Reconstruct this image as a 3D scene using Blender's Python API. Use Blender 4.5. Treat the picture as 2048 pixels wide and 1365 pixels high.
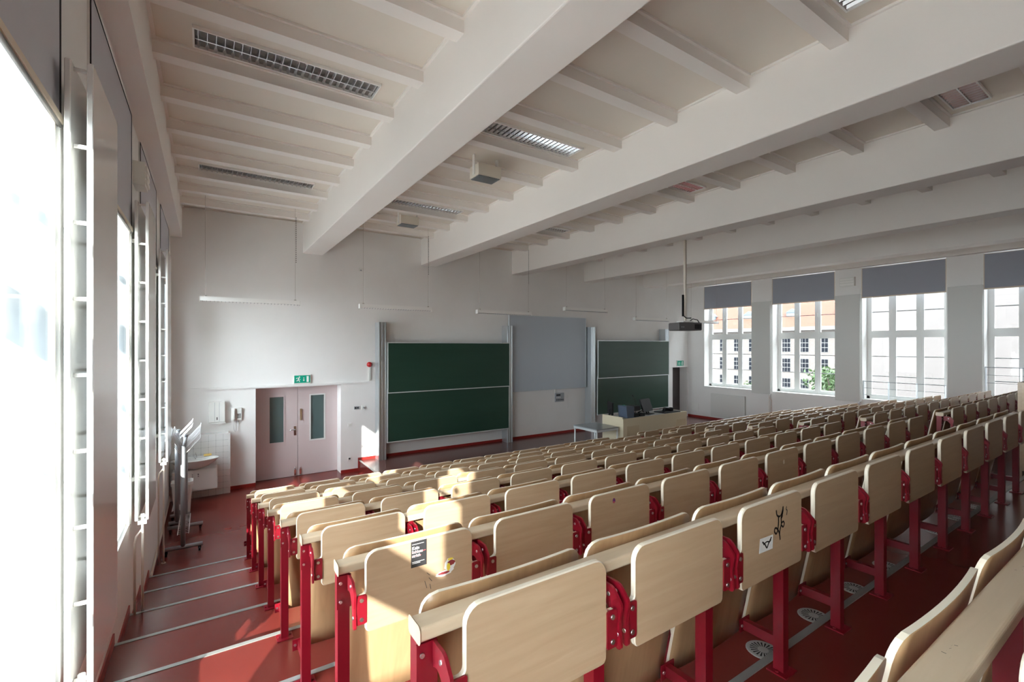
import bpy, bmesh, math, random
from mathutils import Vector, Matrix
random.seed(7)
for o in list(bpy.data.objects): bpy.data.objects.remove(o)
sc = bpy.context.scene
COL = sc.collection

# ------------------------------------------------------------------ camera, world, sun, exposure
H = 3.194                                   # eye height above the hall floor
cd = bpy.data.cameras.new('camera'); cam = bpy.data.objects.new('camera', cd); COL.objects.link(cam)
cam.location = (0, 0, H); cam.rotation_euler = (math.radians(90), 0, math.radians(-33.493))
cd.sensor_width = 36; cd.lens = 923.35/2048*36; cd.shift_y = 8.7/2048; cd.clip_start = .02; cd.clip_end = 600
sc.camera = cam
sc.view_settings.view_transform = 'Standard'; sc.view_settings.look = 'None'
sc.view_settings.gamma = 1.0; sc.view_settings.use_curve_mapping = False
sc.view_settings.exposure = 0.65
sc.cycles.use_denoising = True
sc.cycles.max_bounces = 12; sc.cycles.diffuse_bounces = 8; sc.cycles.transparent_max_bounces = 16
sc.cycles.sample_clamp_indirect = 8; sc.cycles.caustics_reflective = False; sc.cycles.caustics_refractive = False

world = bpy.data.worlds.new('sky'); sc.world = world; world.use_nodes = True
wb = world.node_tree.nodes['Background']
wb.inputs['Color'].default_value = (.90, .95, 1.0, 1); wb.inputs['Strength'].default_value = 16.0

SUN_DIR = Vector((.61, 1.0, -.488)).normalized()
sd = bpy.data.lights.new('sun', 'SUN'); sd.energy = 14.0; sd.angle = math.radians(.53); sd.color = (1.0, .95, .88)
sun = bpy.data.objects.new('sun', sd); COL.objects.link(sun)
sun.rotation_euler = SUN_DIR.to_track_quat('-Z', 'Y').to_euler(); sun.location = (-20, -30, 30)

# ------------------------------------------------------------------ main measures of the hall
XL, XR = -.63, 16.67          # inner faces of the window walls
YF, YB = 11.95, -2.0          # front wall, back wall
ZC = 6.12                     # ceiling panels
NK = 8
def yt(k): return 1.066 + .8984*k                # near face of the folded tablets of row k
def tread(k): return 1.5546 - .1944*k if k >= 0 else 1.678
def nos(k): return yt(k) + .221
WIN = [(9.27, 11.20), (6.58, 8.52), (3.93, 5.85), (1.28, 3.20)]
WIN_L = WIN + [(-1.39, .53)]

def portal(x, y0, y1, z0, z1, s):
    l = bpy.data.lights.new('window_portal', 'AREA'); l.shape = 'RECTANGLE'; l.size = y1-y0; l.size_y = z1-z0
    l.cycles.is_portal = True
    o = bpy.data.objects.new('window_portal', l); COL.objects.link(o)
    o.location = (x, (y0+y1)/2, (z0+z1)/2); o.rotation_euler = (math.radians(90), 0, math.radians(90*-s))
for a, b in WIN_L: portal(XL-.50, a, b, 1.4, 5.5, 1)
for a, b in WIN: portal(XR+.50, a, b, 1.5, 5.6, -1)

# ------------------------------------------------------------------ materials
M = {}
def mat(name, col, rough=.5, metal=0, spec=.5, coat=0):
    m = bpy.data.materials.new(name); m.use_nodes = True
    b = m.node_tree.nodes['Principled BSDF']
    b.inputs['Base Color'].default_value = (*col, 1); b.inputs['Roughness'].default_value = rough
    b.inputs['Metallic'].default_value = metal; b.inputs['Specular IOR Level'].default_value = spec
    b.inputs['Coat Weight'].default_value = coat; b.inputs['Coat Roughness'].default_value = .12
    M[name] = m; return m
def nodes(m): return m.node_tree.nodes, m.node_tree.links, m.node_tree.nodes['Principled BSDF']
def mottled(name, c1, c2, scale, rough=.5, stretch=(1, 1, 1), bump=0, detail=4, coord='Object', **kw):
    m = mat(name, c1, rough, **kw); n, l, b = nodes(m)
    tc = n.new('ShaderNodeTexCoord'); mp = n.new('ShaderNodeMapping'); mp.inputs['Scale'].default_value = stretch
    ns = n.new('ShaderNodeTexNoise'); ns.inputs['Scale'].default_value = scale; ns.inputs['Detail'].default_value = detail
    cr = n.new('ShaderNodeValToRGB'); cr.color_ramp.elements[0].position = .3; cr.color_ramp.elements[1].position = .7
    cr.color_ramp.elements[0].color = (*c1, 1); cr.color_ramp.elements[1].color = (*c2, 1)
    l.new(tc.outputs[coord], mp.inputs['Vector']); l.new(mp.outputs['Vector'], ns.inputs['Vector'])
    l.new(ns.outputs['Fac'], cr.inputs['Fac']); l.new(cr.outputs['Color'], b.inputs['Base Color'])
    if bump:
        bp = n.new('ShaderNodeBump'); bp.inputs['Strength'].default_value = bump; bp.inputs['Distance'].default_value = .01
        l.new(ns.outputs['Fac'], bp.inputs['Height']); l.new(bp.outputs['Normal'], b.inputs['Normal'])
    return m
def wood(name, c1, c2, rough=.4, stretch=(1.2, 1, 14)):
    m = mat(name, c1, rough, coat=.25); n, l, b = nodes(m)
    tc = n.new('ShaderNodeTexCoord'); oi = n.new('ShaderNodeObjectInfo'); ad = n.new('ShaderNodeVectorMath'); ad.operation = 'ADD'
    mul = n.new('ShaderNodeVectorMath'); mul.operation = 'MULTIPLY'; mul.inputs[1].default_value = (.0, 0, 9)
    cx = n.new('ShaderNodeCombineXYZ'); l.new(oi.outputs['Random'], cx.inputs[2]); l.new(cx.outputs[0], mul.inputs[0])
    l.new(tc.outputs['Object'], ad.inputs[0]); l.new(mul.outputs[0], ad.inputs[1])
    mp = n.new('ShaderNodeMapping'); mp.inputs['Scale'].default_value = stretch; l.new(ad.outputs[0], mp.inputs['Vector'])
    ns = n.new('ShaderNodeTexNoise'); ns.inputs['Scale'].default_value = 2.2; ns.inputs['Detail'].default_value = 5; ns.inputs['Distortion'].default_value = .8
    l.new(mp.outputs['Vector'], ns.inputs['Vector'])
    cr = n.new('ShaderNodeValToRGB'); cr.color_ramp.elements[0].position = .25; cr.color_ramp.elements[1].position = .75
    cr.color_ramp.elements[0].color = (*c1, 1); cr.color_ramp.elements[1].color = (*c2, 1)
    l.new(ns.outputs['Fac'], cr.inputs['Fac'])
    hs = n.new('ShaderNodeHueSaturation'); mr = n.new('ShaderNodeMapRange')
    mr.inputs['To Min'].default_value = .90; mr.inputs['To Max'].default_value = 1.08
    l.new(oi.outputs['Random'], mr.inputs['Value']); l.new(mr.outputs[0], hs.inputs['Value'])
    l.new(cr.outputs['Color'], hs.inputs['Color']); l.new(hs.outputs['Color'], b.inputs['Base Color'])
    return m
mottled('wall', (.84, .825, .81), (.87, .86, .85), 1.3, .75)
mottled('ceiling_paint', (.86, .825, .79), (.885, .85, .815), 1.1, .7)
mottled('ceiling_panel', (.77, .715, .64), (.80, .745, .67), 1.2, .8)
wood('back_panelling', (.075, .045, .026), (.10, .06, .035), .5); mat('cream_paint', (.78, .76, .70), .32)
mat('radiator_white', (.80, .80, .78), .18, coat=.4); mat('radiator_matt', (.68, .685, .665), .5)
mottled('lino_red', (.158, .023, .018), (.170, .026, .020), 2.5, .26, detail=2, spec=.5)
mottled('stage_lino', (.13, .052, .046), (.145, .060, .052), 2.5, .22, detail=2)
mat('red_skirting', (.30, .022, .018), .4)
mat('red_steel', (.205, .003, .012), .38, coat=.12)
mat('bolt', (.62, .62, .62), .3, 1)
mat('aluminium', (.66, .70, .73), .32, .85)
mat('aluminium_light', (.72, .76, .78), .4, .4)
mat('nosing', (.36, .36, .345), .45, .4)
wood('birch', (.44, .302, .182), (.515, .368, .235))
wood('birch_back', (.38, .23, .115), (.46, .29, .15), stretch=(14, 1, 1.2))
mat('ply_edge', (.70, .62, .50), .45)
wood('birch_rail', (.50, .385, .265), (.57, .45, .32), stretch=(1, 12, 12))
mottled('chalk_green', (.016, .050, .034), (.020, .058, .041), 1.6, .34, stretch=(.4, 1, 3))
mat('white_panel', (.50, .555, .62), .45)
mat('blind_grey', (.36, .38, .44), .75); mat('blind_pale', (.58, .58, .63), .75); mat('glare_lining_grey', (.15, .175, .19), .7)
mat('blind_edge', (.02, .02, .025), .7)
mat('blind_bar', (.72, .62, .50), .5)
mat('frame_white', (.78, .79, .77), .35)
mat('muntin', (.30, .32, .33), .4)
mat('rubber', (.012, .012, .016), .6)
mat('white_plastic', (.80, .80, .77), .35)
mat('grey_plastic', (.35, .37, .40), .4)
mat('dark_plastic', (.022, .024, .028), .55, spec=.3)
mat('black_plastic', (.008, .008, .010), .55, spec=.25); mat('projector_grey', (.11, .105, .105), .45)
mat('blue_grey_plastic', (.085, .11, .16), .4)
mat('door_paint', (.66, .56, .56), .42)
mat('door_brown', (.085, .070, .068), .5)
mat('door_glass', (.10, .15, .15), .12)
mat('porcelain', (.82, .83, .82), .08, coat=.5)
mat('chrome', (.75, .76, .78), .12, 1)
mat('tile', (.78, .78, .77), .12, coat=.3)
mat('grout', (.26, .26, .26), .9)
mat('cabinet_white', (.78, .73, .70), .4)
mat('sponge', (.80, .56, .18), .9)
mat('bin_white', (.80, .78, .75), .4)
mat('rack_grey', (.30, .31, .33), .5, .25)
mat('wire_white', (.72, .73, .74), .3, .3)
mat('pipe_cream', (.70, .62, .54), .4)
mat('alarm_red', (.50, .012, .015), .3)
mat('sign_green', (.0, .36, .23), .35)
mat('sign_white', (.86, .92, .88), .4)
mat('sticker_black', (.028, .028, .030), .5)
mat('print_white', (.74, .74, .72), .6)
mat('print_red', (.62, .09, .10), .6)
mat('print_yellow', (.80, .62, .06), .6)
mat('print_maroon', (.26, .03, .035), .6)
mat('print_purple', (.16, .03, .18), .6)
mat('ink_black', (.006, .006, .006), .5)
mat('louvre_metal', (.78, .80, .83), .18, .9)
mat('lamp_tray', (.20, .19, .18), .4, .3)
mat('lamp_white', (.90, .89, .87), .4)
mat('speaker_cream', (.70, .65, .56), .5)
mat('speaker_grille', (.17, .19, .20), .6)
mat('wire_dark', (.16, .15, .14), .5); mat('wire_light', (.48, .45, .42), .5)
mat('desk_cream', (.66, .585, .43), .4)
mat('desk_cream_panel', (.60, .50, .34), .4)
mat('desk_top', (.56, .56, .55), .35)
mat('table_grey', (.30, .32, .34), .3)
mat('vent_metal', (.55, .56, .55), .35, .6)
mat('slot_black', (.01, .01, .01), .8)
mottled('facade', (.080, .070, .065), (.090, .079, .073), .5, .9)
mottled('facade_wing', (.095, .087, .085), (.10, .092, .090), .2, .9)
mottled('roof_tile', (.085, .020, .009), (.10, .025, .011), 2.0, .8)
mat('far_glass', (.006, .007, .010), .6, spec=.05)
mat('far_frame', (.085, .085, .083), .6); mat('backdrop_facade', (.040, .046, .050), .9)
mat('roof_zinc', (.045, .06, .07), .5)
mat('ground', (.30, .285, .27), .9)
mottled('leaf', (.018, .045, .007), (.035, .075, .012), 3, .6)
mat('bark', (.06, .045, .035), .9)
def glass(name, tint, gloss_rough=.02, haze=0.0, refl=.9):
    m = bpy.data.materials.new(name); m.use_nodes = True; n = m.node_tree.nodes; l = m.node_tree.links
    n.remove(n['Principled BSDF']); out = n['Material Output']
    tr = n.new('ShaderNodeBsdfTransparent'); tr.inputs['Color'].default_value = (*tint, 1)
    gl = n.new('ShaderNodeBsdfGlossy'); gl.inputs['Roughness'].default_value = gloss_rough
    lw = n.new('ShaderNodeLayerWeight'); lw.inputs['Blend'].default_value = .5
    pw = n.new('ShaderNodeMath'); pw.operation = 'POWER'; pw.inputs[1].default_value = 5.0; l.new(lw.outputs['Facing'], pw.inputs[0])
    ma = n.new('ShaderNodeMath'); ma.operation = 'MULTIPLY_ADD'; ma.inputs[1].default_value = refl; ma.inputs[2].default_value = .03; l.new(pw.outputs[0], ma.inputs[0])
    mx = n.new('ShaderNodeMixShader'); l.new(ma.outputs[0], mx.inputs[0]); l.new(tr.outputs[0], mx.inputs[1]); l.new(gl.outputs[0], mx.inputs[2])
    last = mx
    if haze:
        tl = n.new('ShaderNodeBsdfTranslucent'); tl.inputs['Color'].default_value = (.9, .95, 1, 1)
        m2 = n.new('ShaderNodeMixShader'); m2.inputs[0].default_value = haze
        l.new(mx.outputs[0], m2.inputs[1]); l.new(tl.outputs[0], m2.inputs[2]); last = m2
    l.new(last.outputs[0], out.inputs['Surface']); M[name] = m
glass('pane_glass', (.80, .82, .82)); glass('pane_clear', (.96, .97, .97))
glass('inner_glass', (.96, .98, .98), haze=.03, refl=.25)

# ------------------------------------------------------------------ mesh building helpers
class MB:
    def __init__(s): s.v = []; s.f = []; s.m = []; s.sm = []
    def add(s, vs, fs, mi=0, smooth=False):
        b = len(s.v); s.v += [tuple(p) for p in vs]
        for f in fs: s.f.append(tuple(b+i for i in f)); s.m.append(mi); s.sm.append(smooth)
        return s
    def box(s, x0, x1, y0, y1, z0, z1, mi=0):
        return s.add([(x0,y0,z0),(x1,y0,z0),(x1,y1,z0),(x0,y1,z0),(x0,y0,z1),(x1,y0,z1),(x1,y1,z1),(x0,y1,z1)],
                     [(0,3,2,1),(4,5,6,7),(0,1,5,4),(1,2,6,5),(2,3,7,6),(3,0,4,7)], mi)
    def prism(s, pts, axis, a, b, mi=0, side=None, ch=0.0):
        """extrude a 2-D outline (counter-clockwise) along an axis from a to b, optional chamfer"""
        n = len(pts)
        def P(p, t):
            return {'x': (t, p[0], p[1]), 'y': (p[0], t, p[1]), 'z': (p[0], p[1], t)}[axis]
        if side is None: side = mi
        if ch:
            ins = inset(pts, ch); d = ch if b > a else -ch
            rings = [[P(p, a) for p in ins], [P(p, a+d) for p in pts], [P(p, b-d) for p in pts], [P(p, b) for p in ins]]
        else: rings = [[P(p, a) for p in pts], [P(p, b) for p in pts]]
        vs = [q for r in rings for q in r]; R = len(rings); base = len(s.v); s.v += vs
        s.f.append(tuple(base+i for i in reversed(range(n)))); s.m.append(mi); s.sm.append(False)
        s.f.append(tuple(base+(R-1)*n+i for i in range(n))); s.m.append(mi); s.sm.append(False)
        for r in range(R-1):
            for i in range(n):
                j = (i+1) % n
                s.f.append((base+r*n+i, base+r*n+j, base+(r+1)*n+j, base+(r+1)*n+i)); s.m.append(side); s.sm.append(False)
        return s
    def tube(s, pts, r, n=8, mi=0, cap=True):
        pts = [Vector(p) for p in pts]; rings = []; up0 = None
        for i, p in enumerate(pts):
            d = (pts[min(i+1, len(pts)-1)] - pts[max(i-1, 0)]).normalized()
            if up0 is None: up0 = Vector((0,0,1)) if abs(d.z) < .9 else Vector((1,0,0))
            a = d.cross(up0).normalized(); b = d.cross(a).normalized(); up0 = -b if (-b).dot(up0) > 0 else b
            rr = r[i] if isinstance(r, (list, tuple)) else r
            rings.append([p + a*math.cos(2*math.pi*k/n)*rr + b*math.sin(2*math.pi*k/n)*rr for k in range(n)])
        base = len(s.v); s.v += [tuple(q) for R in rings for q in R]
        for i in range(len(rings)-1):
            for k in range(n):
                j = (k+1) % n
                s.f.append((base+i*n+k, base+i*n+j, base+(i+1)*n+j, base+(i+1)*n+k)); s.m.append(mi); s.sm.append(True)
        if cap:
            s.f.append(tuple(base+k for k in reversed(range(n)))); s.m.append(mi); s.sm.append(False)
            s.f.append(tuple(base+(len(rings)-1)*n+k for k in range(n))); s.m.append(mi); s.sm.append(False)
        return s
    def cyl(s, a, b, r, n=12, mi=0): return s.tube([a, b], r, n, mi)
    def lathe(s, prof, c=(0,0,0), n=24, mi=0, sx=1, sy=1):
        base = len(s.v)
        for (r, z) in prof:
            for k in range(n):
                t = 2*math.pi*k/n; s.v.append((c[0]+r*math.cos(t)*sx, c[1]+r*math.sin(t)*sy, c[2]+z))
        for i in range(len(prof)-1):
            for k in range(n):
                j = (k+1) % n
                s.f.append((base+i*n+k, base+i*n+j, base+(i+1)*n+j, base+(i+1)*n+k)); s.m.append(mi); s.sm.append(True)
        return s
    def mesh(s, name, mats):
        me = bpy.data.meshes.new(name); me.from_pydata(s.v, [], s.f)
        for m in (mats if isinstance(mats, (list, tuple)) else [mats]): me.materials.append(M[m])
        me.polygons.foreach_set('material_index', s.m); me.polygons.foreach_set('use_smooth', s.sm)
        bm = bmesh.new(); bm.from_mesh(me); bmesh.ops.recalc_face_normals(bm, faces=bm.faces); bm.to_mesh(me); bm.free()
        me.update(); return me
    def build(s, name, mats, parent=None, loc=(0,0,0)): return inst(name, s.mesh(name, mats), parent, loc)
def inset(pts, d):
    n = len(pts); out = []
    for i in range(n):
        p0, p1, p2 = Vector(pts[i-1]), Vector(pts[i]), Vector(pts[(i+1) % n])
        e1 = (p1-p0).normalized(); e2 = (p2-p1).normalized(); n1 = Vector((-e1.y, e1.x)); n2 = Vector((-e2.y, e2.x))
        m = (n1+n2); m = m/max(.3, m.dot(n1)) if m.length > 1e-6 else n1
        out.append(tuple(p1 + m*d))
    return out
def rpoly(corners, seg=5):
    """outline with rounded corners: corners = (x, y, radius)"""
    n = len(corners); out = []
    for i in range(n):
        x, y, r = corners[i]; p = Vector((x, y))
        if r <= 0: out.append((x, y)); continue
        a = (Vector(corners[i-1][:2])-p).normalized(); b = (Vector(corners[(i+1) % n][:2])-p).normalized()
        ang = a.angle(b); t = r/math.tan(ang/2); c = p + (a+b).normalized()*(r/math.sin(ang/2))
        s = p+a*t-c; e = p+b*t-c; a0 = math.atan2(s.y, s.x); a1 = math.atan2(e.y, e.x); d = a1-a0
        while d > math.pi: d -= 2*math.pi
        while d < -math.pi: d += 2*math.pi
        for k in range(seg+1): out.append((c.x+r*math.cos(a0+d*k/seg), c.y+r*math.sin(a0+d*k/seg)))
    return out
def inst(name, me, parent=None, loc=(0,0,0), rz=0):
    o = bpy.data.objects.new(name, me); COL.objects.link(o); o.location = loc
    if rz: o.rotation_euler = (0, 0, rz)
    if parent is not None: o.parent = parent
    return o
def tag(o, label, cat, group=None, kind=None):
    o['label'] = label; o['category'] = cat
    if group: o['group'] = group
    if kind: o['kind'] = kind
    return o
def thing(name, label, cat, loc=(0,0,0), rz=0, group=None, kind=None):
    o = bpy.data.objects.new(name, None); COL.objects.link(o); o.location = loc; o.rotation_euler = (0, 0, rz); o.empty_display_size = .1
    return tag(o, label, cat, group, kind)
def bx(name, m, parent, *d): return MB().box(*d).build(name, m, parent)
def text_mesh(body, size, m, name='lettering', bold=0.0):
    c = bpy.data.curves.new(name, 'FONT'); c.body = body; c.size = size; c.offset = bold; c.extrude = .0002
    o = bpy.data.objects.new('tmp', c); COL.objects.link(o)
    dg = bpy.context.evaluated_depsgraph_get(); me = bpy.data.meshes.new_from_object(o.evaluated_get(dg))
    bpy.data.objects.remove(o); me.name = name; me.materials.clear(); me.materials.append(M[m]); return me
ORD = ['first','second','third','fourth','fifth','sixth','seventh','eighth','ninth','tenth','eleventh','twelfth']

# ================================================================== STRUCTURE
def wall_with_holes(name, plane, t0, t1, u0, u1, z0, z1, holes, m, label):
    """wall slab; plane 'x': thickness along x (t0..t1) and u = y; plane 'y': the other way"""
    mb = MB(); us = sorted({u0, u1} | {h[0] for h in holes} | {h[1] for h in holes})
    for a, b in zip(us[:-1], us[1:]):
        hs = sorted([(h[2], h[3]) for h in holes if h[0] <= a+1e-6 and h[1] >= b-1e-6])
        z = z0; seg = []
        for h0, h1 in hs:
            if h0 > z: seg.append((z, h0))
            z = h1
        if z < z1: seg.append((z, z1))
        for c, d in seg:
            if plane == 'x': mb.box(t0, t1, a, b, c, d)
            else: mb.box(a, b, t0, t1, c, d)
    o = mb.build(name, m); tag(o, label, 'wall', kind='structure'); return o
SL, TL_ = 1.44, 5.46           # left windows: sill, head
SR, TR_ = 1.54, 5.56           # right windows
wall_left = wall_with_holes('wall_left', 'x', XL-.42, XL, YB-.3, YF+.5, -.3, 6.5, [(a, b, SL, TL_) for a, b in WIN_L], 'wall', 'white plastered wall with the sunlit windows beside the aisle')
wall_right = wall_with_holes('wall_right', 'x', XR, XR+.42, YB-.3, YF+.5, -.3, 6.5, [(a, b, SR, TR_) for a, b in WIN], 'wall', 'white plastered wall with windows facing the red-roofed building')
wall_front = wall_with_holes('wall_front', 'y', YF, YF+.4, XL, XR, -.3, 6.5, [(.93, 2.79, -.3, 2.21), (15.67, 16.62, .264, 2.30)], 'wall', 'tall white front wall behind the blackboards')
wall_back = wall_with_holes('wall_back', 'y', YB-.3, YB, XL, XR, -.3, 6.5, [], 'back_panelling', 'dark panelled wall at the back of the hall')

MB().box(XL-.42, XR+.42, -45, YB-.32, -13, 9).build('rear_shade_block', 'facade', wall_back)  # unseen building mass added to keep the sun off the wing outside
MB().box(XL-.42, XR+.42, YB-.30, YF+.5, -13, -.32).build('storeys_below', 'facade', wall_back)
# floor: hall level, stage and stepped treads with metal nosings
floor = tag(MB().box(XL, XR, nos(7)-.01, YF+.5, -.25, 0).build('floor', 'lino_red'), 'glossy dark red linoleum floor at the foot of the steps', 'floor', kind='structure')
stage = MB().box(3.25, XR, 8.35, YF, 0, .264).build('stage', 'stage_lino', floor)
bx('stage_riser', 'lino_red', floor, 3.238, 3.25, 8.35, YF, 0, .262)
bx('stage_riser', 'lino_red', floor, 3.238, XR, 8.338, 8.35, 0, .262)
bx('stage_nosing', 'nosing', floor, 3.225, 3.275, 8.33, YF, .262, .270)
for k in range(-1, 8):
    y1 = nos(k); y0 = nos(k-1) if k > -1 else YB
    t = MB().box(XL, XR, y0-.01, y1, -.25, tread(k)).build('tread', 'lino_red', floor)
    bx('nosing', 'nosing', t, XL+.002, XR-.002, y1-.034, y1+.004, tread(k)-.03, tread(k)+.004)

# skirting
sk = MB().box(XL, .93, YF-.015, YF, 0, .075).box(2.79, 3.24, YF-.015, YF, 0, .075).box(3.25, 15.67, YF-.015, YF, .264, .335).box(3.21, 3.25, YF-.018, YF, 0, .335)
tag(sk.build('baseboard_front', 'red_skirting'), 'dark red skirting along the front wall', 'skirting', kind='structure')
sk = MB()
for k in range(-1, 8): sk.box(XL, XL+.012, nos(k-1) if k > -1 else YB, nos(k), tread(k), tread(k)+.09)
sk.box(XL, XL+.012, nos(7), YF-.3, 0, .09)
tag(sk.build('baseboard_left', 'red_skirting'), 'dark red skirting stepping down the sunlit aisle', 'skirting', kind='structure')
sk = MB()
for k in range(-1, 8): sk.box(XR-.012, XR, nos(k-1) if k > -1 else YB, nos(k), tread(k), tread(k)+.09)
sk.box(XR-.012, XR, nos(7), 8.35, 0, .09).box(XR-.012, XR, 8.35, YF, .264, .35)
tag(sk.build('baseboard_right', 'red_skirting'), 'dark red skirting below the right-hand windows', 'skirting', kind='structure')
# dado ledge at door-head height
tag(MB().box(XL, 3.64, YF-.035, YF, 2.235, 2.275).build('trim_1', 'wall'), 'thin white ledge over the double door', 'trim', kind='structure')
tag(MB().box(15.06, XR, YF-.035, YF, 2.305, 2.345).build('trim_2', 'wall'), 'thin white ledge over the brown door', 'trim', kind='structure')

# ceiling: slab, beams, joists, framed panels, side soffits
ceil = tag(MB().box(XL, XR, YB, YF, ZC+.03, 6.5).build('ceiling', 'ceiling_paint'), 'white ceiling of deep beams and slim cross joists', 'ceiling', kind='structure')
BX = [1.92+2.995*i for i in range(5)]; BW = .45
for i, x in enumerate(BX):
    MB().prism(rpoly([(x, 5.394, .012), (x+BW, 5.394, .012), (x+BW, ZC+.03, 0), (x, ZC+.03, 0)], 2), 'y', YB, YF).build('beam', 'ceiling_paint', ceil)
bx('side_soffit', 'ceiling_paint', ceil, XL, -.43, YB, YF, 5.47, ZC+.03)
bx('side_soffit', 'ceiling_paint', ceil, XR-.20, XR, YB, YF, 5.57, ZC+.03)
bays = [(-.43, BX[0])] + [(BX[i]+BW, BX[i+1]) for i in range(4)] + [(BX[4]+BW, XR-.20)]
JY = [11.07-.924*i for i in range(16)]          # near bottom edge of each joist
jm, pm, fm = {}, {}, {}
for (a, b) in bays:
    w = round(b-a, 3)
    if w not in jm:
        jm[w] = MB().box(0, b-a, 0, .15, 5.985, ZC+.03).mesh('joist', 'ceiling_paint')
        c0, c1 = .155, .924-.005
        pm[w] = MB().box(.03, b-a-.03, .03, .924-.15-.03, ZC, ZC+.028).mesh('panel', 'ceiling_panel')
        f = MB(); W, D = b-a, .774
        f.box(0, W, 0, .03, ZC-.022, ZC+.03).box(0, W, D-.03, D, ZC-.022, ZC+.03).box(0, .03, .03, D-.03, ZC-.022, ZC+.03).box(W-.03, W, .03, D-.03, ZC-.022, ZC+.03)
        fm[w] = f.mesh('panel_frame', 'ceiling_paint')
    for y in JY:
        inst('joist', jm[w], ceil, (a, y, 0))
        if y+.924 <= YF+.05:
            p = inst('panel', pm[w], ceil, (a, y+.15, 0)); inst('panel_frame', fm[w], p, (0, 0, 0))
    inst('panel', pm[w], ceil, (a, 11.07+.15, 0))

# ================================================================== WINDOWS
def window(n, side, a, b, z0, z1, label):
    s = 1 if side == 'right' else -1
    X = (XR if s > 0 else XL) + s*.36          # plane of the sashes
    t = thing('window_%d' % n, label, 'window', (X, (a+b)/2, z0), 0, kind='structure')
    hw = (b-a)/2; hh = z1-z0; d0, d1 = sorted((0, s*.06))
    f = MB(); fw = .075
    f.box(d0, d1, -hw, -hw+fw, 0, hh).box(d0, d1, hw-fw, hw, 0, hh).box(d0, d1, -hw, hw, 0, .10).box(d0, d1, -hw, hw, hh-.08, hh)
    ZT = 3.53-z0
    f.box(d0-.012, d1, -hw, hw, ZT-.055, ZT+.055)
    NC = 3 if s > 0 else 1; pw = (2*hw)/NC; fr_ = .035 if NC == 3 else .0
    for j in range(1, NC): f.box(d0-.008, d1, -hw+pw*j-.035, -hw+pw*j+.035, 0, hh)
    f.build('frame', 'frame_white', t)
    for j in range(NC):
        y0 = -hw+pw*j + (.0 if j else fw); y1 = -hw+pw*(j+1) - (0 if j < NC-1 else fw)
        y0 += .035 if j else 0; y1 -= .035 if j < NC-1 else 0
        for (za, zb, bars) in ((.10, ZT-.055, (2.26-z0, 2.86-z0)), (ZT+.055, hh-.08, ((4.21 if s > 0 else 4.10)-z0, 4.9-z0))):
            sash = MB(); sw = .05
            sash.box(d0-.004, d1+.004, y0, y0+sw, za, zb).box(d0-.004, d1+.004, y1-sw, y1, za, zb).box(d0-.004, d1+.004, y0+sw, y1-sw, za, za+sw).box(d0-.004, d1+.004, y0+sw, y1-sw, zb-sw, zb)
            so = sash.build('sash', 'frame_white', t)
            bt = .012 if s > 0 else .022
            for zz in bars: bx('glazing_bar', 'muntin', so, s*.03-.012, s*.03+.012, y0+sw, y1-sw, zz-bt, zz+bt)
            zz = [za+sw]+[q for q in bars]+[zb-sw]
            for q0, q1 in zip(zz[:-1], zz[1:]):
                bx('pane', 'pane_glass' if s > 0 else 'pane_clear', so, s*.03-.002, s*.03+.002, y0+sw, y1-sw, q0, q1)
    hd = MB()
    for j in ((1, 2) if s > 0 else (.06,)): hd.box(-s*.035-.012 if s > 0 else .023, -s*.035+.012 if s > 0 else .047, -hw+pw*j-.012, -hw+pw*j+.012, 4.15-z0, 4.27-z0)
    hd.build('handle', 'white_plastic', t)
    # inner sill board
    MB().box(-.385 if s > 0 else .062, -.016 if s > 0 else .335, -hw+.002, hw-.002, .001, .024).build('sill', 'frame_white', t)
    if s < 0:                                  # large inner sheet of glass in a slim frame with a black seal
        x0 = XL-X
        for q in (-1, 1): bx('glare_lining', 'glare_lining_grey', t, .064, x0-.022, *sorted((q*(hw-.001), q*(hw-.006))), .026, hh-.002)  # dark boards added on the jambs to tone down the glare behind the glass
        bx('inner_pane', 'inner_glass', t, x0-.012, x0-.006, -hw+.02, hw-.05, .02, hh-.02)
        g = MB().box(x0-.02, x0+.004, hw-.05, hw-.036, 0, hh).box(x0-.02, x0+.004, -hw+.036, -hw+.05, 0, hh)
        g.build('inner_frame', 'blind_bar', t)
        MB().box(x0-.02, x0-.002, hw-.036, hw-.012, 0, hh).box(x0-.02, x0-.002, -hw+.012, -hw+.036, 0, hh).build('seal', 'rubber', t)
        MB().box(x0-.02, x0+.012, hw-.012, hw+.02, 0, hh).box(x0-.02, x0+.012, -hw-.02, -hw+.012, 0, hh).build('casing', 'frame_white', t)
        MB().cyl((x0-.014, -.2+hw-.7, 2.45), (x0+.004, -.2+hw-.7, 2.45), .035, 20).build('glass_fixing', 'white_plastic', t)
    return t
n = 0
for i, (a, b) in enumerate(WIN_L):
    n += 1; window(n, 'left', a, b, SL, TL_, 'sunlit double window with an inner glass sheet, %s from the front wall' % ORD[i])
for i, (a, b) in enumerate(WIN):
    n += 1; window(n, 'right', a, b, SR, TR_, 'three-part white casement window across the hall, %s from the front wall' % ORD[i])

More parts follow.
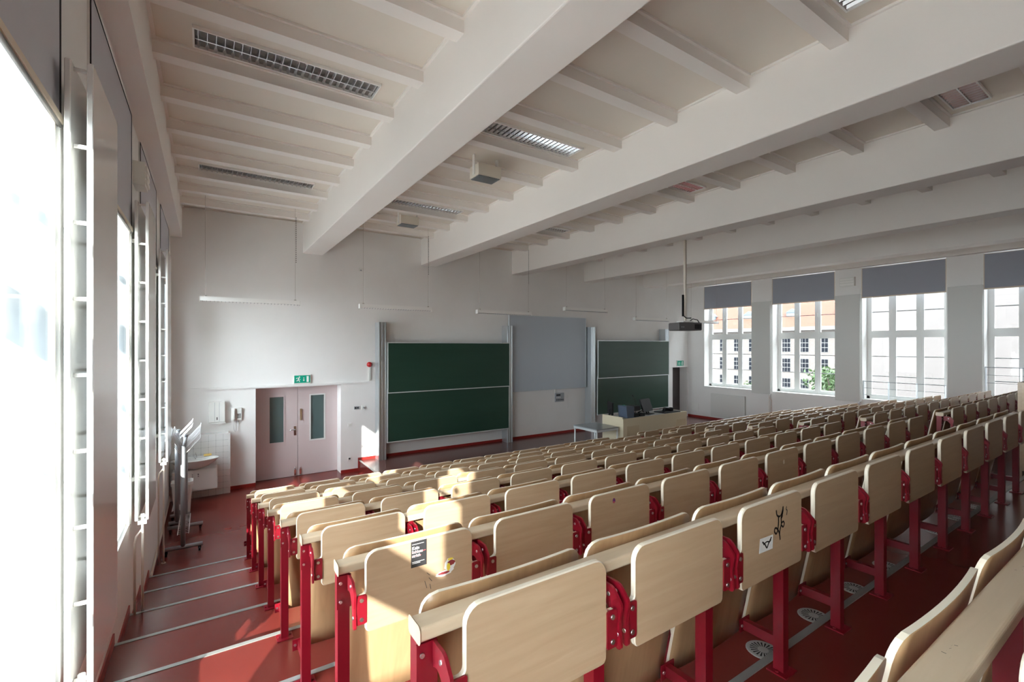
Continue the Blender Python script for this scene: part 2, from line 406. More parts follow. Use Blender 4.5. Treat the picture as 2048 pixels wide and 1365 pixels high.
# roller blinds
def blind(side, a, b, zb, zt, label):
    s = 1 if side == 'right' else -1; X = (XR-.012) if s > 0 else (XL+.012)
    t = thing('roller_blind', label, 'blind', (X, (a+b)/2, zb), 0, 'grey roller blinds half drawn over the windows'); hw = (b-a)/2+.01
    bx('fabric', 'blind_grey' if s > 0 else 'blind_pale', t, -.002, .002, -hw+.02, hw-.02, .02, zt-zb)
    MB().box(-.006, .006, hw-.02, hw-.004, 0, zt-zb).box(-.006, .006, -hw+.004, -hw+.02, 0, zt-zb).box(-.006, .006, -hw+.02, hw-.02, zt-zb-.01, zt-zb).build('edge_channel', 'blind_edge' if s < 0 else 'blind_bar', t)
    bx('bottom_bar', 'blind_bar', t, -.014, .014, -hw+.004, hw-.004, -.012, .022)
    if s < 0: MB().tube([(-.0, -hw+.01, -.022), (0, hw-.01, -.022)], .012, 6).build('brush_seal', 'wire_dark', t)
    else: MB().tube([(-.0, hw+.03, .3), (0, hw+.03, -.9)], .004, 5).box(-.012, .012, hw+.012, hw+.048, -1.15, -.9).build('pull_cord', 'white_plastic', t)
for i, (a, b) in enumerate(WIN_L):
    blind('left', a, b, 4.325, 5.46, 'grey roller blind over the %s sunlit window from the front wall' % ORD[i])
for i, (a, b) in enumerate(WIN):
    blind('right', a, b, 4.64, 5.54, 'grey roller blind across the hall over the %s window from the front' % ORD[i])

# upright panel radiators on the piers
PIER = [(8.52, 9.27), (5.85, 6.58), (3.20, 3.93), (.53, 1.28)]
def radiator(side, y0, y1, z0, z1, label, zfloor):
    s = 1 if side == 'right' else -1; W = XR if s > 0 else XL
    t = thing('panel_radiator', label, 'radiator', (W, (y0+y1)/2, z0), 0, 'upright panel radiators on the window piers'); hw = (y1-y0)/2; h = z1-z0
    def P(d0, d1): return sorted((-s*d0, -s*d1))
    f0, f1 = P(.135, .16); b0, b1 = P(.052, .077)
    pts = rpoly([(-hw, 0, .012), (hw, 0, .012), (hw, h, .012), (-hw, h, .012)], 2)
    MB().prism(pts, 'x', f0, f1, ch=.004).build('front_plate', 'radiator_white' if s < 0 else 'radiator_matt', t)
    MB().prism(pts, 'x', b0, b1, ch=.004).build('back_plate', 'radiator_white', t)
    m0, m1 = P(.079, .133)
    me = MB().cyl((m0, 0, 0), (m1, 0, 0), .011, 8).mesh('spacer', 'radiator_white')
    nn = 9
    for q in range(nn):
        for yy in (-hw+.05, hw-.05): inst('spacer', me, t, (0, yy, .03+(h-.06)*q/(nn-1)))
    for zz in (.35, h-.35): bx('wall_bracket', 'radiator_white', t, *P(.0015, .0515), -.1, .1, zz-.02, zz+.02)
    v = MB(); xx = -s*.106
    v.tube([(xx, -hw+.06, .05), (xx, -hw+.06, -.05)], .016, 8); v.box(xx-.035, xx+.035, -hw+.035, -hw+.085, -.045, -.005)
    v.build('valve', 'white_plastic', t)
    zf = zfloor-z0
    MB().tube([(xx, -hw+.06, -.05), (xx, -hw+.06, zf+.004)], .011, 8).tube([(xx, -hw+.06, -.10), (-s*.06, -hw+.05, -.16), (-s*.05, -hw+.02, -.22), (-s*.05, -hw+.02, zf+.004)], .011, 8).cyl((xx, -hw+.06, zf+.001), (xx, -hw+.06, zf+.012), .03, 12).build('pipe', 'pipe_cream', t)
def level(y):
    for k in range(-1, 8):
        if y < nos(k): return tread(k)
    return 0 if y < 8.35 else 0
for i, (a, b) in enumerate(PIER):
    radiator('left', a-.13, a+.62, 1.49, 4.60, 'glossy white upright radiator on the %s sunlit pier from the front wall' % ORD[i], level(a-.07))
    radiator('right', a, a+.67, 1.474, 4.75, 'flat white radiator panel across the hall on the %s pier from the front' % ORD[i], level(a+.06))
# flat heating panel below the first right-hand window
t = thing('flat_radiator', 'flat white panel radiator below the window next to the brown door', 'radiator', (XR, 10.17, .42))
bx('plate', 'radiator_white', t, -.09, -.06, -.69, .69, 0, .88)
for (y_, z_) in ((-.6, .1), (.55, .1), (-.6, .72), (.55, .72)): bx('wall_bracket', 'grey_plastic', t, -.06, -.0015, y_, y_+.05, z_, z_+.06)
# louvred box on the pier above the second radiator
t = thing('louvre_box', 'small white louvred box on the pier between two grey blinds', 'vent', (XR, 6.215, 5.03))
bx('housing', 'white_plastic', t, -.10, 0, -.2, .2, 0, .27)
for q in range(3): MB().box(-.118, -.10, -.18, .18, .03+.08*q, .075+.08*q).build('slat', 'lamp_white', t)
t = thing('louvre_box', 'small white louvred box between blinds on the sunlit wall', 'vent', (XL, 6.215, 4.85))
bx('housing', 'white_plastic', t, 0, .10, -.14, .14, 0, .24)
for q in range(3): MB().box(.10, .118, -.12, .12, .025+.07*q, .065+.07*q).build('slat', 'lamp_white', t)
# steel safety rails in front of the third and fourth right-hand windows
for i, (a, b) in ((2, WIN[2]), (3, WIN[3])):
    zz = [2.10, 2.63][i-2]; t = thing('window_guard', 'thin steel guard rail across the %s right-hand window from the front' % ORD[i], 'railing', (XR+.06, (a+b)/2, SR), 0, 'steel guard rails at the windows'); hw = (b-a)/2
    for y in (-hw+.02, -hw/3, hw/3, hw-.02): MB().box(-.006, .006, y-.018, y+.018, .0, zz-SR+.02).build('upright', 'aluminium', t)
    for q in range(3): MB().cyl((0, -hw+.01, zz-SR-.2*q), (0, hw-.01, zz-SR-.2*q), .011 if q == 0 else .006, 8).build('rod', 'grey_plastic', t)

# ================================================================== SEATING
S = {}
# writing tablet, folded down, with ears for the hinge plates
z0, z1 = .619, .959
cs = [(-.255, z0, .022), (.255, z0, .022), (.255, .668, .0), (.292, .668, .006), (.292, .782, .006), (.255, .782, .018), (.255, z1, .05), (-.255, z1, .05), (-.255, .782, .018), (-.292, .782, .006), (-.292, .668, .006), (-.255, .668, 0)]
S['tablet'] = MB().prism(rpoly(cs, 5), 'y', 0, .020, 0, 1, ch=.0035).mesh('tablet', ['birch', 'ply_edge'])
def hinge_plate(s):
    mb = MB(); a, b = sorted((s*.252, s*.296))
    mb.prism(rpoly([(a, .664, .006), (b, .664, .006), (b, .786, .006), (a, .786, .006)], 2), 'y', -.006, -.0005)
    for zz in (.685, .765): mb.cyl((s*.274, -.010, zz), (s*.274, -.0055, zz), .0085, 8, 1)
    return mb.mesh('hinge_plate', ['red_steel', 'bolt'])
S['plate'] = {s: hinge_plate(s) for s in (-1, 1)}
def hinge_arm(s):
    mb = MB(); pts = rpoly([(.087, .845, .004), (.02, .845, .03), (-.022, .80, .02), (-.012, .74, .03), (-.020, .655, .012), (.006, .650, .012), (.016, .745, .03), (.05, .79, .03), (.087, .775, .004)], 4)
    pts = list(reversed(pts)); a, b = sorted((s*.298, s*.308)); mb.prism(pts, 'x', a, b, 0)
    for (yy, zz) in ((.035, .815), (-.003, .70)): mb.cyl((s*.296, yy, zz), (s*.311, yy, zz), .007, 8, 1)
    return mb.mesh('hinge_arm', ['red_steel', 'bolt'])
S['arm'] = {s: hinge_arm(s) for s in (-1, 1)}
def backrest():
    mb = MB(); hw, zt, zb, r, th = .30, .921, .10, .05, .014; NX, rows = 10, []
    zs = [zt, zt-.006, zt-.016, zt-.03, zt-r] + [zt-r-(zt-r-zb)*q/7 for q in range(1, 8)]
    for z in zs:
        dz = max(0, z-(zt-r)); w = hw-r+math.sqrt(max(0, r*r-dz*dz))
        yb = .162 + .16*(zt-z)/(zt-zb)
        rows.append([(w*(2*q/NX-1), yb + .015*(w*(2*q/NX-1)/hw)**2, z) for q in range(NX+1)])
    n1 = NX+1; vs = [p for R in rows for p in R]; nv = len(vs); vs += [(x, y+th, z) for x, y, z in vs]; fs, es = [], []
    for i in range(len(rows)-1):
        for q in range(NX):
            a = i*n1+q; fs.append((a, a+1, a+n1+1, a+n1)); fs.append((nv+a, nv+a+n1, nv+a+n1+1, nv+a+1))
    bd = [q for q in range(n1)] + [i*n1+NX for i in range(1, len(rows))] + [(len(rows)-1)*n1+q for q in range(NX-1, -1, -1)] + [i*n1 for i in range(len(rows)-2, 0, -1)]
    for p, q in zip(bd, bd[1:]+bd[:1]): es.append((p, q, nv+q, nv+p))
    mb.add(vs, fs, 0, True); base = len(mb.v)-len(vs)
    for e in es: mb.f.append(tuple(base+i for i in e)); mb.m.append(1); mb.sm.append(False)
    return mb.mesh('backrest', ['birch_back', 'ply_edge'])
S['back'] = backrest()
p = rpoly([(-.23, .15, .04), (.23, .15, .04), (.23, .50, .06), (-.23, .50, .06)], 4)
mb = MB().prism(p, 'y', 0, .016, 0, 1, ch=.003)
mb.v = [(x, y+.385-.20*(z-.15), z) for x, y, z in mb.v]
S['pan'] = mb.mesh('seat_pan', ['birch', 'ply_edge'])
S['panarm'] = {}
for s in (-1, 1):
    a, b = sorted((s*.225, s*.245)); S['panarm'][s] = MB().prism(list(reversed(rpoly([(.345, .10, .02), (.47, .10, .035), (.46, .19, .03), (.40, .30, .01), (.375, .30, .01)], 3))), 'x', a, b).mesh('seat_arm', 'red_steel')
# posts of the row frames
mb = MB().box(-.025, .025, .103, .153, .008, .8505)
mb.box(-.030, .030, .0955, .103, .70, .84)
for zz in (.73, .81): mb.cyl((-.015, .091, zz), (-.015, .0955, zz), .007, 8, 1)
S['post'] = mb.mesh('post', ['red_steel', 'bolt'])
S['foot'] = MB().box(-.055, .055, .075, .172, .0005, .008).cyl((-.04, .127, .008), (-.04, .127, .016), .008, 8).cyl((.04, .127, .008), (.04, .127, .016), .008, 8).mesh('foot_plate', 'red_steel')
mb = MB().box(-.016, .016, .153, .314, .115, .165).box(-.045, .045, .314, .319, .105, .175)
for s in (-1, 1): mb.cyl((s*.03, .309, .14), (s*.03, .314, .14), .008, 8, 1)
S['bracket'] = mb.mesh('backrest_bracket', ['red_steel', 'bolt'])
L_OFF, R_OFF = 0.0, 8.073
SEATS = {}
def rowname(k): return ORD[7-k]
def build_row(k, off, block):
    Y, Z = yt(k), tread(k); ns = 11
    where = 'beside the sunlit window aisle' if block == 'L' else 'beyond the middle aisle'
    fr = thing('row_frame', 'red steel row frame with birch rail, %s from the stage, %s' % (rowname(k), where), 'seat frame', (.495+off, Y, Z), 0, 'red frames carrying the seat rows')
    if 'rail' not in S:
        S['rail'] = MB().prism(list(reversed(rpoly([(.082, .851, .008), (.156, .851, .008), (.156, .891, .008), (.082, .891, .010)], 4))), 'x', -.028, 7.04+.028, ch=.006).mesh('rail', 'birch_rail')
    inst('rail', S['rail'], fr)
    for i in range(ns+1):
        p = inst('post', S['post'], fr, (.64*i, 0, 0)); inst('foot_plate', S['foot'], p); inst('backrest_bracket', S['bracket'], p)
    for i in range(ns):
        lab = 'birch folding seat, %s from the sunlit window aisle, in the %s row from the stage' % (ORD[i], rowname(k)) if block == 'L' else 'birch folding seat, %s past the middle aisle, in the %s row from the stage' % (ORD[i], rowname(k))
        t = thing('folding_seat', lab, 'seat', (.815+off+.64*i, Y, Z), 0, 'birch folding seats in rows')
        tb = inst('tablet', S['tablet'], t)
        for s in (-1, 1): inst('hinge_plate', S['plate'][s], tb)
        for s in (-1, 1): inst('hinge_arm', S['arm'][s], t)
        inst('backrest', S['back'], t)
        pn = inst('seat_pan', S['pan'], t); [inst('seat_arm', S['panarm'][s], pn) for s in (-1, 1)]
        SEATS[(block, k, i)] = (t, tb)
for k in range(-1, 8): build_row(k, L_OFF, 'L')
for k in range(1, 8): build_row(k, R_OFF, 'R')

# stickers and pen marks on the tablets (local: x from seat centre, y = 0 the face, z above the tread)
def flat(pts, m, name, parent, y=-.0008, th=.0006):
    if sum(pts[i][0]*pts[(i+1) % len(pts)][1]-pts[(i+1) % len(pts)][0]*pts[i][1] for i in range(len(pts))) > 0: pts = list(reversed(pts))
    return MB().prism(pts, 'y', y, y+th).build(name, m, parent)
def letters(body, size, m, parent, x, z, y=-.0012, bold=0):
    o = inst('lettering', text_mesh(body, size, m, bold=bold), parent, (x, y, z)); o.rotation_euler = (math.radians(90), 0, 0); return o
t, tb = SEATS[('L', 1, 0)]; t['label'] = 'birch folding seat with a black lettered sticker and a torn sticker'
st = flat([(-.055, .839), (.020, .839), (.020, .955), (-.055, .955)], 'sticker_black', 'sticker', tb); st['label'] = 'black sticker with white and red lettering'
flat([(-.050, .941), (.006, .941), (.006, .943), (-.050, .943)], 'print_white', 'small_print', st, -.0014); letters('Kein', .019, 'print_white', st, -.051, .919, bold=.0004)
letters('Schluss', .018, 'print_white', st, -.051, .902, bold=.0003); letters('strich', .018, 'print_white', st, -.051, .885, bold=.0003)
flat([(-.051, .9055), (.014, .9055), (.014, .9080), (-.051, .9080)], 'print_red', 'red_stroke', st, -.0022); flat([(-.051, .8885), (-.008, .8885), (-.008, .8910), (-.051, .8910)], 'print_red', 'red_stroke', st, -.0022)
for q in range(2): flat([(-.050, .862-.006*q), (.008-.02*q, .862-.006*q), (.008-.02*q, .864-.006*q), (-.050, .864-.006*q)], 'print_white', 'small_print', st, -.0014)
rg = random.Random(3)
def torn(cx, cz, w, h, n=22, j=.25): return [(cx+w*math.cos(2*math.pi*q/n)*(1-j*rg.random()), cz+h*math.sin(2*math.pi*q/n)*(1-j*rg.random())) for q in range(n)]
o = flat(torn(.135, .806, .032, .036), 'print_white', 'torn_sticker', tb); o['label'] = 'torn white, maroon and yellow sticker'
flat(torn(.105, .774, .045, .014), 'print_white', 'torn_paper', o, -.0009)
flat(torn(.142, .815, .022, .014), 'print_maroon', 'torn_print', o, -.0014); flat(torn(.128, .798, .010, .020), 'print_yellow', 'torn_print', o, -.0018)
flat(torn(.105, .776, .034, .007), 'print_maroon', 'torn_print', o, -.0016); flat(torn(.138, .833, .016, .006), 'print_yellow', 'torn_print', o, -.0019)
def stroke(pts, r, parent, m='ink_black', name='pen_mark'):
    mb = MB(); P = [Vector(p) for p in pts]
    L, Rr = [], []
    for i, p in enumerate(P):
        d = (P[min(i+1, len(P)-1)]-P[max(i-1, 0)]).normalized(); nn = Vector((-d.y, d.x)); L.append(p+nn*r); Rr.append(p-nn*r)
    vs = [(p.x, -.0012, p.y) for p in L]+[(p.x, -.0012, p.y) for p in Rr]; k = len(P)
    return mb.add(vs, [(i, i+1, k+i+1, k+i) for i in range(k-1)]).build(name, m, parent)
def smooth(pts, n=6):
    out = []
    for i in range(len(pts)-1):
        p0, p1, p2, p3 = [Vector(pts[max(0, min(len(pts)-1, j))]) for j in (i-1, i, i+1, i+2)]
        for q in range(n):
            t_ = q/n; out.append(.5*((2*p1)+(-p0+p2)*t_+(2*p0-5*p1+4*p2-p3)*t_*t_+(-p0+3*p1-3*p2+p3)*t_**3))
    out.append(Vector(pts[-1])); return out
for q, (a, b) in enumerate([((.02, .80), (.035, .785)), ((.03, .775), (.045, .755)), ((.01, .765), (.02, .73)), ((.035, .745), (.04, .72))]): stroke([a, b], .0012, tb, 'sticker_black')
t, tb = SEATS[('L', 0, 2)]; t['label'] = 'birch folding seat with a black pen scrawl and a white sticker'
o = flat([(-.120, .745), (-.010, .742), (-.006, .803), (-.112, .806)], 'print_white', 'sticker', tb); o['label'] = 'white sticker with a dark drawing'
stroke(smooth([(-.095, .79), (-.075, .775), (-.058, .757), (-.045, .772), (-.02, .795)]), .004, o); stroke(smooth([(-.088, .776), (-.06, .783), (-.035, .778), (-.024, .786)]), .003, o)
stroke(smooth([(.020, .905), (.028, .880), (.055, .872), (.075, .893), (.080, .910), (.078, .885), (.062, .862), (.072, .868), (.066, .880)]), .0042, tb)
stroke(smooth([(.040, .876), (.040, .845), (.032, .812), (.020, .800), (.006, .812), (.010, .826), (.026, .822), (.046, .798), (.054, .765)]), .0046, tb)
stroke(smooth([(.062, .862), (.064, .835), (.052, .808), (.048, .785)]), .0042, tb)
stroke(smooth([(.066, .838), (.082, .842), (.090, .830), (.080, .818), (.066, .828)]), .0042, tb)
stroke(smooth([(.112, .905), (.108, .892), (.116, .885), (.112, .865)]), .003, tb)
t, tb = SEATS[('L', 1, 2)]; t['label'] = 'birch folding seat with a small purple sticker on its tablet'
flat(torn(-.065, .905, .012, .018, 14), 'print_purple', 'sticker', tb); flat(torn(-.066, .897, .007, .006, 12), 'print_red', 'sticker', tb, -.0014)
t, tb = SEATS[('L', 1, 5)]; t['label'] = 'birch folding seat with a small pale torn patch on its tablet'
flat(torn(.01, .86, .016, .022, 12), 'ply_edge', 'torn_patch', tb)
# pen scrawls on the nearest rail
fr = None
o = [x for x in bpy.data.objects if x.name.startswith('row_frame') and abs(x.location.y-yt(-1)) < .01][0]
rl = [c for c in o.children if c.name.startswith('rail')][0]
mb = MB()
for (cx, cy, nn, sp) in ((1.47, .115, 9, .010), (1.38, .12, 5, .012), (.74, .125, 6, .013)):
    for q in range(nn):
        x0 = cx+sp*q; y0 = cy+rg.uniform(-.008, .008); dx, dy = rg.uniform(-.006, .008), rg.uniform(-.012, .012)
        mb.add([(x0, y0, .8914), (x0+.002, y0, .8914), (x0+dx+.002, y0+dy, .8914), (x0+dx, y0+dy, .8914)], [(0, 1, 2, 3)])
mb.build('pen_mark', 'sticker_black', rl)

# round floor air outlets under the seats
vm = MB().lathe([(.0, .003), (.082, .003), (.092, .0025), (.095, .0)], n=28).mesh('grille_plate', 'vent_metal')
sm = MB()
for q in range(20):
    a = 2*math.pi*q/20; c, s_ = math.cos(a), math.sin(a)
    sm.add([(c*.030-s_*.002, s_*.030+c*.002, .0035), (c*.030+s_*.002, s_*.030-c*.002, .0035), (c*.072+s_*.005, s_*.072-c*.005, .0035), (c*.072-s_*.005, s_*.072+c*.005, .0035)], [(0, 1, 2, 3)])
sm = sm.mesh('slots', 'slot_black')
for k in range(-1, 2):
    for i in range(1, 11):
        t = thing('floor_outlet', 'round metal floor outlet, %s from the sunlit aisle, under the %s row from the stage' % (ORD[i], rowname(k)), 'floor vent', (.23+.64*(i+.5)+.32, yt(k)+.415, tread(k+1)), 0, 'round air outlets in the steps')
        inst('grille_plate', vm, t); inst('slots', sm, t)

# birch-faced control booth behind the right-hand seats
t = thing('control_booth', 'tall birch-faced booth panel behind the last row past the middle aisle', 'booth', (8.87, .75, tread(0)))
zt_ = 2.71-tread(0)
bx('front_panel', 'birch', t, 0, 5.5, .60, .64, -.194, zt_); bx('side_panel', 'birch', t, 0, .04, .0, .60, 0, zt_); bx('counter', 'birch_rail', t, .04, 5.5, .1, .6, zt_-.25, zt_-.21)

# ================================================================== FRONT OF THE HALL
# double door in its recess
t = thing('door_1', 'pale pink double door with two narrow glass panels', 'door', (1.86, YF+.37, 0), 0, kind='structure')
for s, (wa, wb) in ((-1, (-.61, -.31)), (1, (.30, .61))):
    a, b = (-.93, -.004) if s < 0 else (.004, .93)
    lf = MB().box(a, wa, 0, .05, .008, 2.20).box(wb, b, 0, .05, .008, 2.20).box(wa, wb, 0, .05, .008, .86).box(wa, wb, 0, .05, 1.955, 2.20).build('leaf', 'door_paint', t)
    bx('glass', 'door_glass', lf, wa, wb, .02, .03, .86, 1.955)
    MB().box(wa-.03, wa, -.012, 0, .83, 1.985).box(wb, wb+.03, -.012, 0, .83, 1.985).box(wa, wb, -.012, 0, .83, .86).box(wa, wb, -.012, 0, 1.955, 1.985).build('glass_frame', 'frame_white' if s > 0 else 'door_paint', lf)
    MB().box(s*.06-.02, s*.06+.02, -.02, 0, .03, .16).cyl((s*.06, -.015, .16), (s*.06, -.015, .23), .008, 8).build('floor_bolt', 'chrome', lf)
    if s < 0:
        MB().box(-.085, -.035, -.008, 0, 1.0, 1.22).cyl((-.06, -.05, 1.14), (-.06, 0, 1.14), .010, 8).tube([(-.06, -.05, 1.14), (-.19, -.05, 1.14)], .010, 8).build('lever_handle', 'chrome', lf)
    else:
        MB().box(.05, .09, -.03, 0, 1.36, 1.64).build('edge_latch', 'chrome', lf)
MB().box(-.95, .95, .0, .06, 2.20, 2.25).build('head', 'wall', t)
bx('backing', 'door_brown', t, -1.0, 1.0, .08, .12, 0, 2.3)
t = thing('door_2', 'narrow dark brown door in the corner beyond the stage', 'door', (16.145, YF+.37, .264), 0, kind='structure')
bx('leaf', 'door_brown', t, -.475, .475, 0, .05, .0, 2.04); MB().cyl((-.35, -.05, 1.0), (-.35, 0, 1.0), .012, 8).tube([(-.35, -.05, 1.0), (-.24, -.05, 1.0)], .010, 8).build('lever_handle', 'chrome', t)

# exit signs
def running_man(sc_=1.0):
    mb = MB(); Y0 = -.0405
    def poly(pts):
        if sum(pts[i][0]*pts[(i+1) % len(pts)][1]-pts[(i+1) % len(pts)][0]*pts[i][1] for i in range(len(pts))) > 0: pts = list(reversed(pts))
        mb.prism([(x*sc_, z*sc_) for x, z in pts], 'y', Y0, Y0+.003)
    poly([(-.062+.016*math.cos(a*.524), .155+.016*math.sin(a*.524)) for a in range(12)])
    poly([(-.085, .142), (-.066, .136), (-.078, .09), (-.098, .098)])                 # trunk
    poly([(-.09, .142), (-.088, .128), (-.118, .128), (-.124, .108), (-.136, .112), (-.126, .142)])   # rear arm
    poly([(-.072, .118), (-.068, .108), (-.045, .092), (-.036, .100), (-.052, .112)])  # front arm
    poly([(-.098, .100), (-.082, .092), (-.092, .062), (-.135, .060), (-.135, .072), (-.104, .074)])  # rear leg
    poly([(-.094, .096), (-.076, .092), (-.052, .070), (-.056, .040), (-.070, .042), (-.068, .066)])  # front leg
    return mb
def exit_sign(loc, label, w=.375, h=.21):
    t = thing('exit_sign', label, 'exit sign', loc, 0, 'green exit signs'); hw = w/2
    bx('housing', 'white_plastic', t, -hw, hw, -.035, 0, 0, h); bx('face', 'sign_green', t, -hw+.014, hw-.014, -.0385, -.035, .016, h-.016)
    running_man().build('running_figure', 'sign_white', t)
    m = MB(); pts = [(.028, .15), (.040, .15), (.040, .085), (.056, .085), (.034, .055), (.012, .085), (.028, .085)]
    m.prism(pts, 'y', -.0405, -.0375).build('arrow', 'sign_white', t)
    bx('doorway_mark', 'sign_white', t, .095, .142, -.0405, -.0375, .035, h-.035)
exit_sign((1.90, YF, 2.285), 'green exit sign above the pale double door'); exit_sign((16.12, YF, 2.345), 'green exit sign above the narrow brown door', .42, .24)
# siren with its conduit
t = thing('alarm_sounder', 'round red alarm sounder on the wall beside the blackboard post', 'alarm', (3.50, YF, 2.70))
MB().lathe([(.0, .07), (.03, .07), (.035, .055), (.06, .05), (.068, .0)], n=24).build('sounder', 'alarm_red', t).rotation_euler = (math.radians(90), 0, 0)
bx('conduit', 'white_plastic', t, -.022, .022, -.03, 0, -.41, -.07)
def plate_thing(name, label, cat, x, z, w, h, m='white_plastic', extra=None):
    t = thing(name, label, cat, (x, YF, z)); MB().prism(rpoly([(-w/2, 0, .006), (-w/2, h, .006), (w/2, h, .006), (w/2, 0, .006)], 2), 'y', -.015, 0).build('cover', m, t)
    if extra: extra(t)
    return t
plate_thing('light_switch', 'white light switch beside the double door', 'switch', 3.01, 1.15, .085, .085, extra=lambda t: bx('rocker', 'white_plastic', t, -.028, .028, -.022, -.015, .015, .07))
plate_thing('wall_socket', 'white wall socket low beside the stage step', 'socket', 3.0, .30, .085, .085, extra=lambda t: MB().cyl((0, -.0165, .042), (0, -.014, .042), .024, 16).build('socket_face', 'dark_plastic', t))
plate_thing('control_plate', 'dark control plate with two buttons on the wall near the blackboard', 'control panel', 3.18, 1.57, .13, .075, 'grey_plastic', extra=lambda t: MB().box(-.045, -.015, -.02, -.015, .02, .055).box(.01, .04, -.02, -.015, .02, .055).build('button', 'dark_plastic', t))
plate_thing('control_plate', 'white control plate next to the dark one by the blackboard', 'control panel', 3.34, 1.55, .09, .11, 'white_plastic', extra=lambda t: MB().cyl((.01, -.03, .055), (.01, -.015, .055), .02, 12).build('knob', 'grey_plastic', t))
plate_thing('light_switch', 'white light switch beside the brown door', 'switch', 15.36, 1.39, .085, .085, extra=lambda t: bx('rocker', 'grey_plastic', t, -.028, .028, -.022, -.015, .015, .07))
def sock(t):
    bx('box', 'grey_plastic', t, -.18, .18, -.04, -.0155, .01, .28)
    for c in range(5): bx('switch_button', 'dark_plastic', t, -.15+.065*c, -.115+.065*c, -.045, -.04, .05, .085)
    for c in range(3): bx('switch_button', 'white_plastic', t, -.15+.065*c, -.110+.065*c, -.045, -.04, .13, .16)
    bx('display', 'dark_plastic', t, -.15, .02, -.043, -.04, .20, .25); bx('conduit', 'white_plastic', t, -.19, -.165, -.02, -.001, .29, .42)
plate_thing('switch_panel', 'grey panel of switches below the pale projection board', 'control panel', 9.79, 1.32, .38, .29, 'grey_plastic', extra=sock)
plate_thing('wall_socket', 'small white socket with a hanging cord beside the switch panel', 'socket', 10.13, 1.43, .09, .09, extra=lambda t: MB().tube([(.02, -.02, .03), (.025, -.025, -.1), (.02, -.02, -.35)], .004, 5).build('cord', 'wire_white', t))
plate_thing('wall_detector', 'small white detector box high on the front wall', 'sensor', 3.28, 5.07, .11, .10, extra=lambda t: bx('sensor_eye', 'grey_plastic', t, -.02, .02, -.03, -.015, .02, .05))
t = thing('wall_grille', 'square white grille low on the pier in the far corner', 'vent', (XR, 11.62, .50)); bx('grille_frame', 'white_plastic', t, -.012, 0, -.17, .17, 0, .34)
for q in range(7): bx('slat', 'lamp_white', t, -.02, -.012, -.15, .15, .02+.045*q, .05+.045*q)

# blackboards
def blackboard(x0, x1, xb0, xb1, pz, zu1, zm, zl0, label):
    t = thing('sliding_blackboard', label, 'blackboard', ((x0+x1)/2, YF, .264), 0, 'green sliding blackboards'); c = (x0+x1)/2; B = .264
    for (a, b, sgn) in ((x0, x0+.20, 1), (x1-.20, x1, -1)):
        p = MB().box(a-c, b-c, -.30, 0, 0, pz-B)
        p.box(a-c+.01, a-c+.035, -.315, -.30, 0, pz-B).box(b-c-.035, b-c-.01, -.315, -.30, 0, pz-B).box(a-c+.08, b-c-.08, -.31, -.30, 0, pz-B)
        p.build('post', 'aluminium', t)
    for nm, z0_, z1_, y in (('upper_board', zm, zu1, -.375), ('lower_board', zl0, zm+.02, -.345)):
        b = bx(nm, 'chalk_green', t, xb0-c, xb1-c, y+.008, y+.026, z0_-B, z1_-B); f = MB(); e = .022
        f.box(xb0-c-e, xb0-c, y, y+.028, z0_-B-e, z1_-B+e).box(xb1-c, xb1-c+e, y, y+.028, z0_-B-e, z1_-B+e).box(xb0-c, xb1-c, y, y+.028, z1_-B, z1_-B+e).box(xb0-c, xb1-c, y-.012, y+.028, z0_-B-e, z0_-B)
        f.build('board_frame', 'aluminium_light', b)
blackboard(3.65, 7.735, 3.875, 7.57, 3.786, 3.25, 1.985, .715, 'large green sliding blackboard beside the double door')
blackboard(10.94, 15.04, 11.22, 14.96, 3.82, 3.345, 2.07, .81, 'large green sliding blackboard behind the lecture desk')
t = thing('projection_board', 'pale grey-blue projection board between the two green blackboards', 'projection screen', (9.32, YF, 1.75))
bx('panel', 'white_panel', t, -1.56, 1.56, -.10, -.05, 0, 2.37); MB().box(-1.58, -1.56, -.105, -.04, 0, 2.39).box(1.56, 1.58, -.105, -.04, 0, 2.39).box(-1.56, 1.56, -.105, -.04, 2.37, 2.39).build('edge_strip', 'aluminium_light', t)
bx('wall_mount', 'grey_plastic', t, -1.2, 1.2, -.05, 0, .3, .4)

# pendant lamps
PL = [(-.10, 0), (2.86, 0), (5.86, 0), (8.80, .2), (11.80, 0), (14.75, 0)]
for i, (x, dz) in enumerate(PL):
    t = thing('pendant_lamp', 'slim white pendant strip lamp before the front wall, %s from the sunlit windows' % ORD[i], 'pendant lamp', (x+.86, 10.5, 4.02+dz), 0, 'slim pendant lamps over the stage')
    bx('body', 'lamp_white', t, -.86, .86, -.055, .055, .02, .10)
    for s in (-1, 1): bx('end_cap', 'white_plastic', t, s*.865-.006, s*.865+.006, -.058, .058, .0, .103)
    me = MB().box(-.002, .002, -.05, .05, 0, .02).mesh('louvre_blade', 'louvre_metal')
    for q in range(28): inst('louvre_blade', me, t, (-.82+1.64*q/27, 0, 0))
    for s in (-1, 1):
        top = ZC-.001 - 4.02-dz
        MB().cyl((s*.78, 0, .10), (s*.78, 0, top), .0028, 6).cyl((s*.78, 0, .10), (s*.78, 0, .125), .02, 10).build('suspension_wire', 'wire_light', t)
    ch = MB()
    for q in range(24): ch.cyl((.80, .02, .9+.04*q), (.80, .02, .92+.04*q), .008, 5)
    if i < 3: ch.build('cord_spiral', 'wire_dark', t)

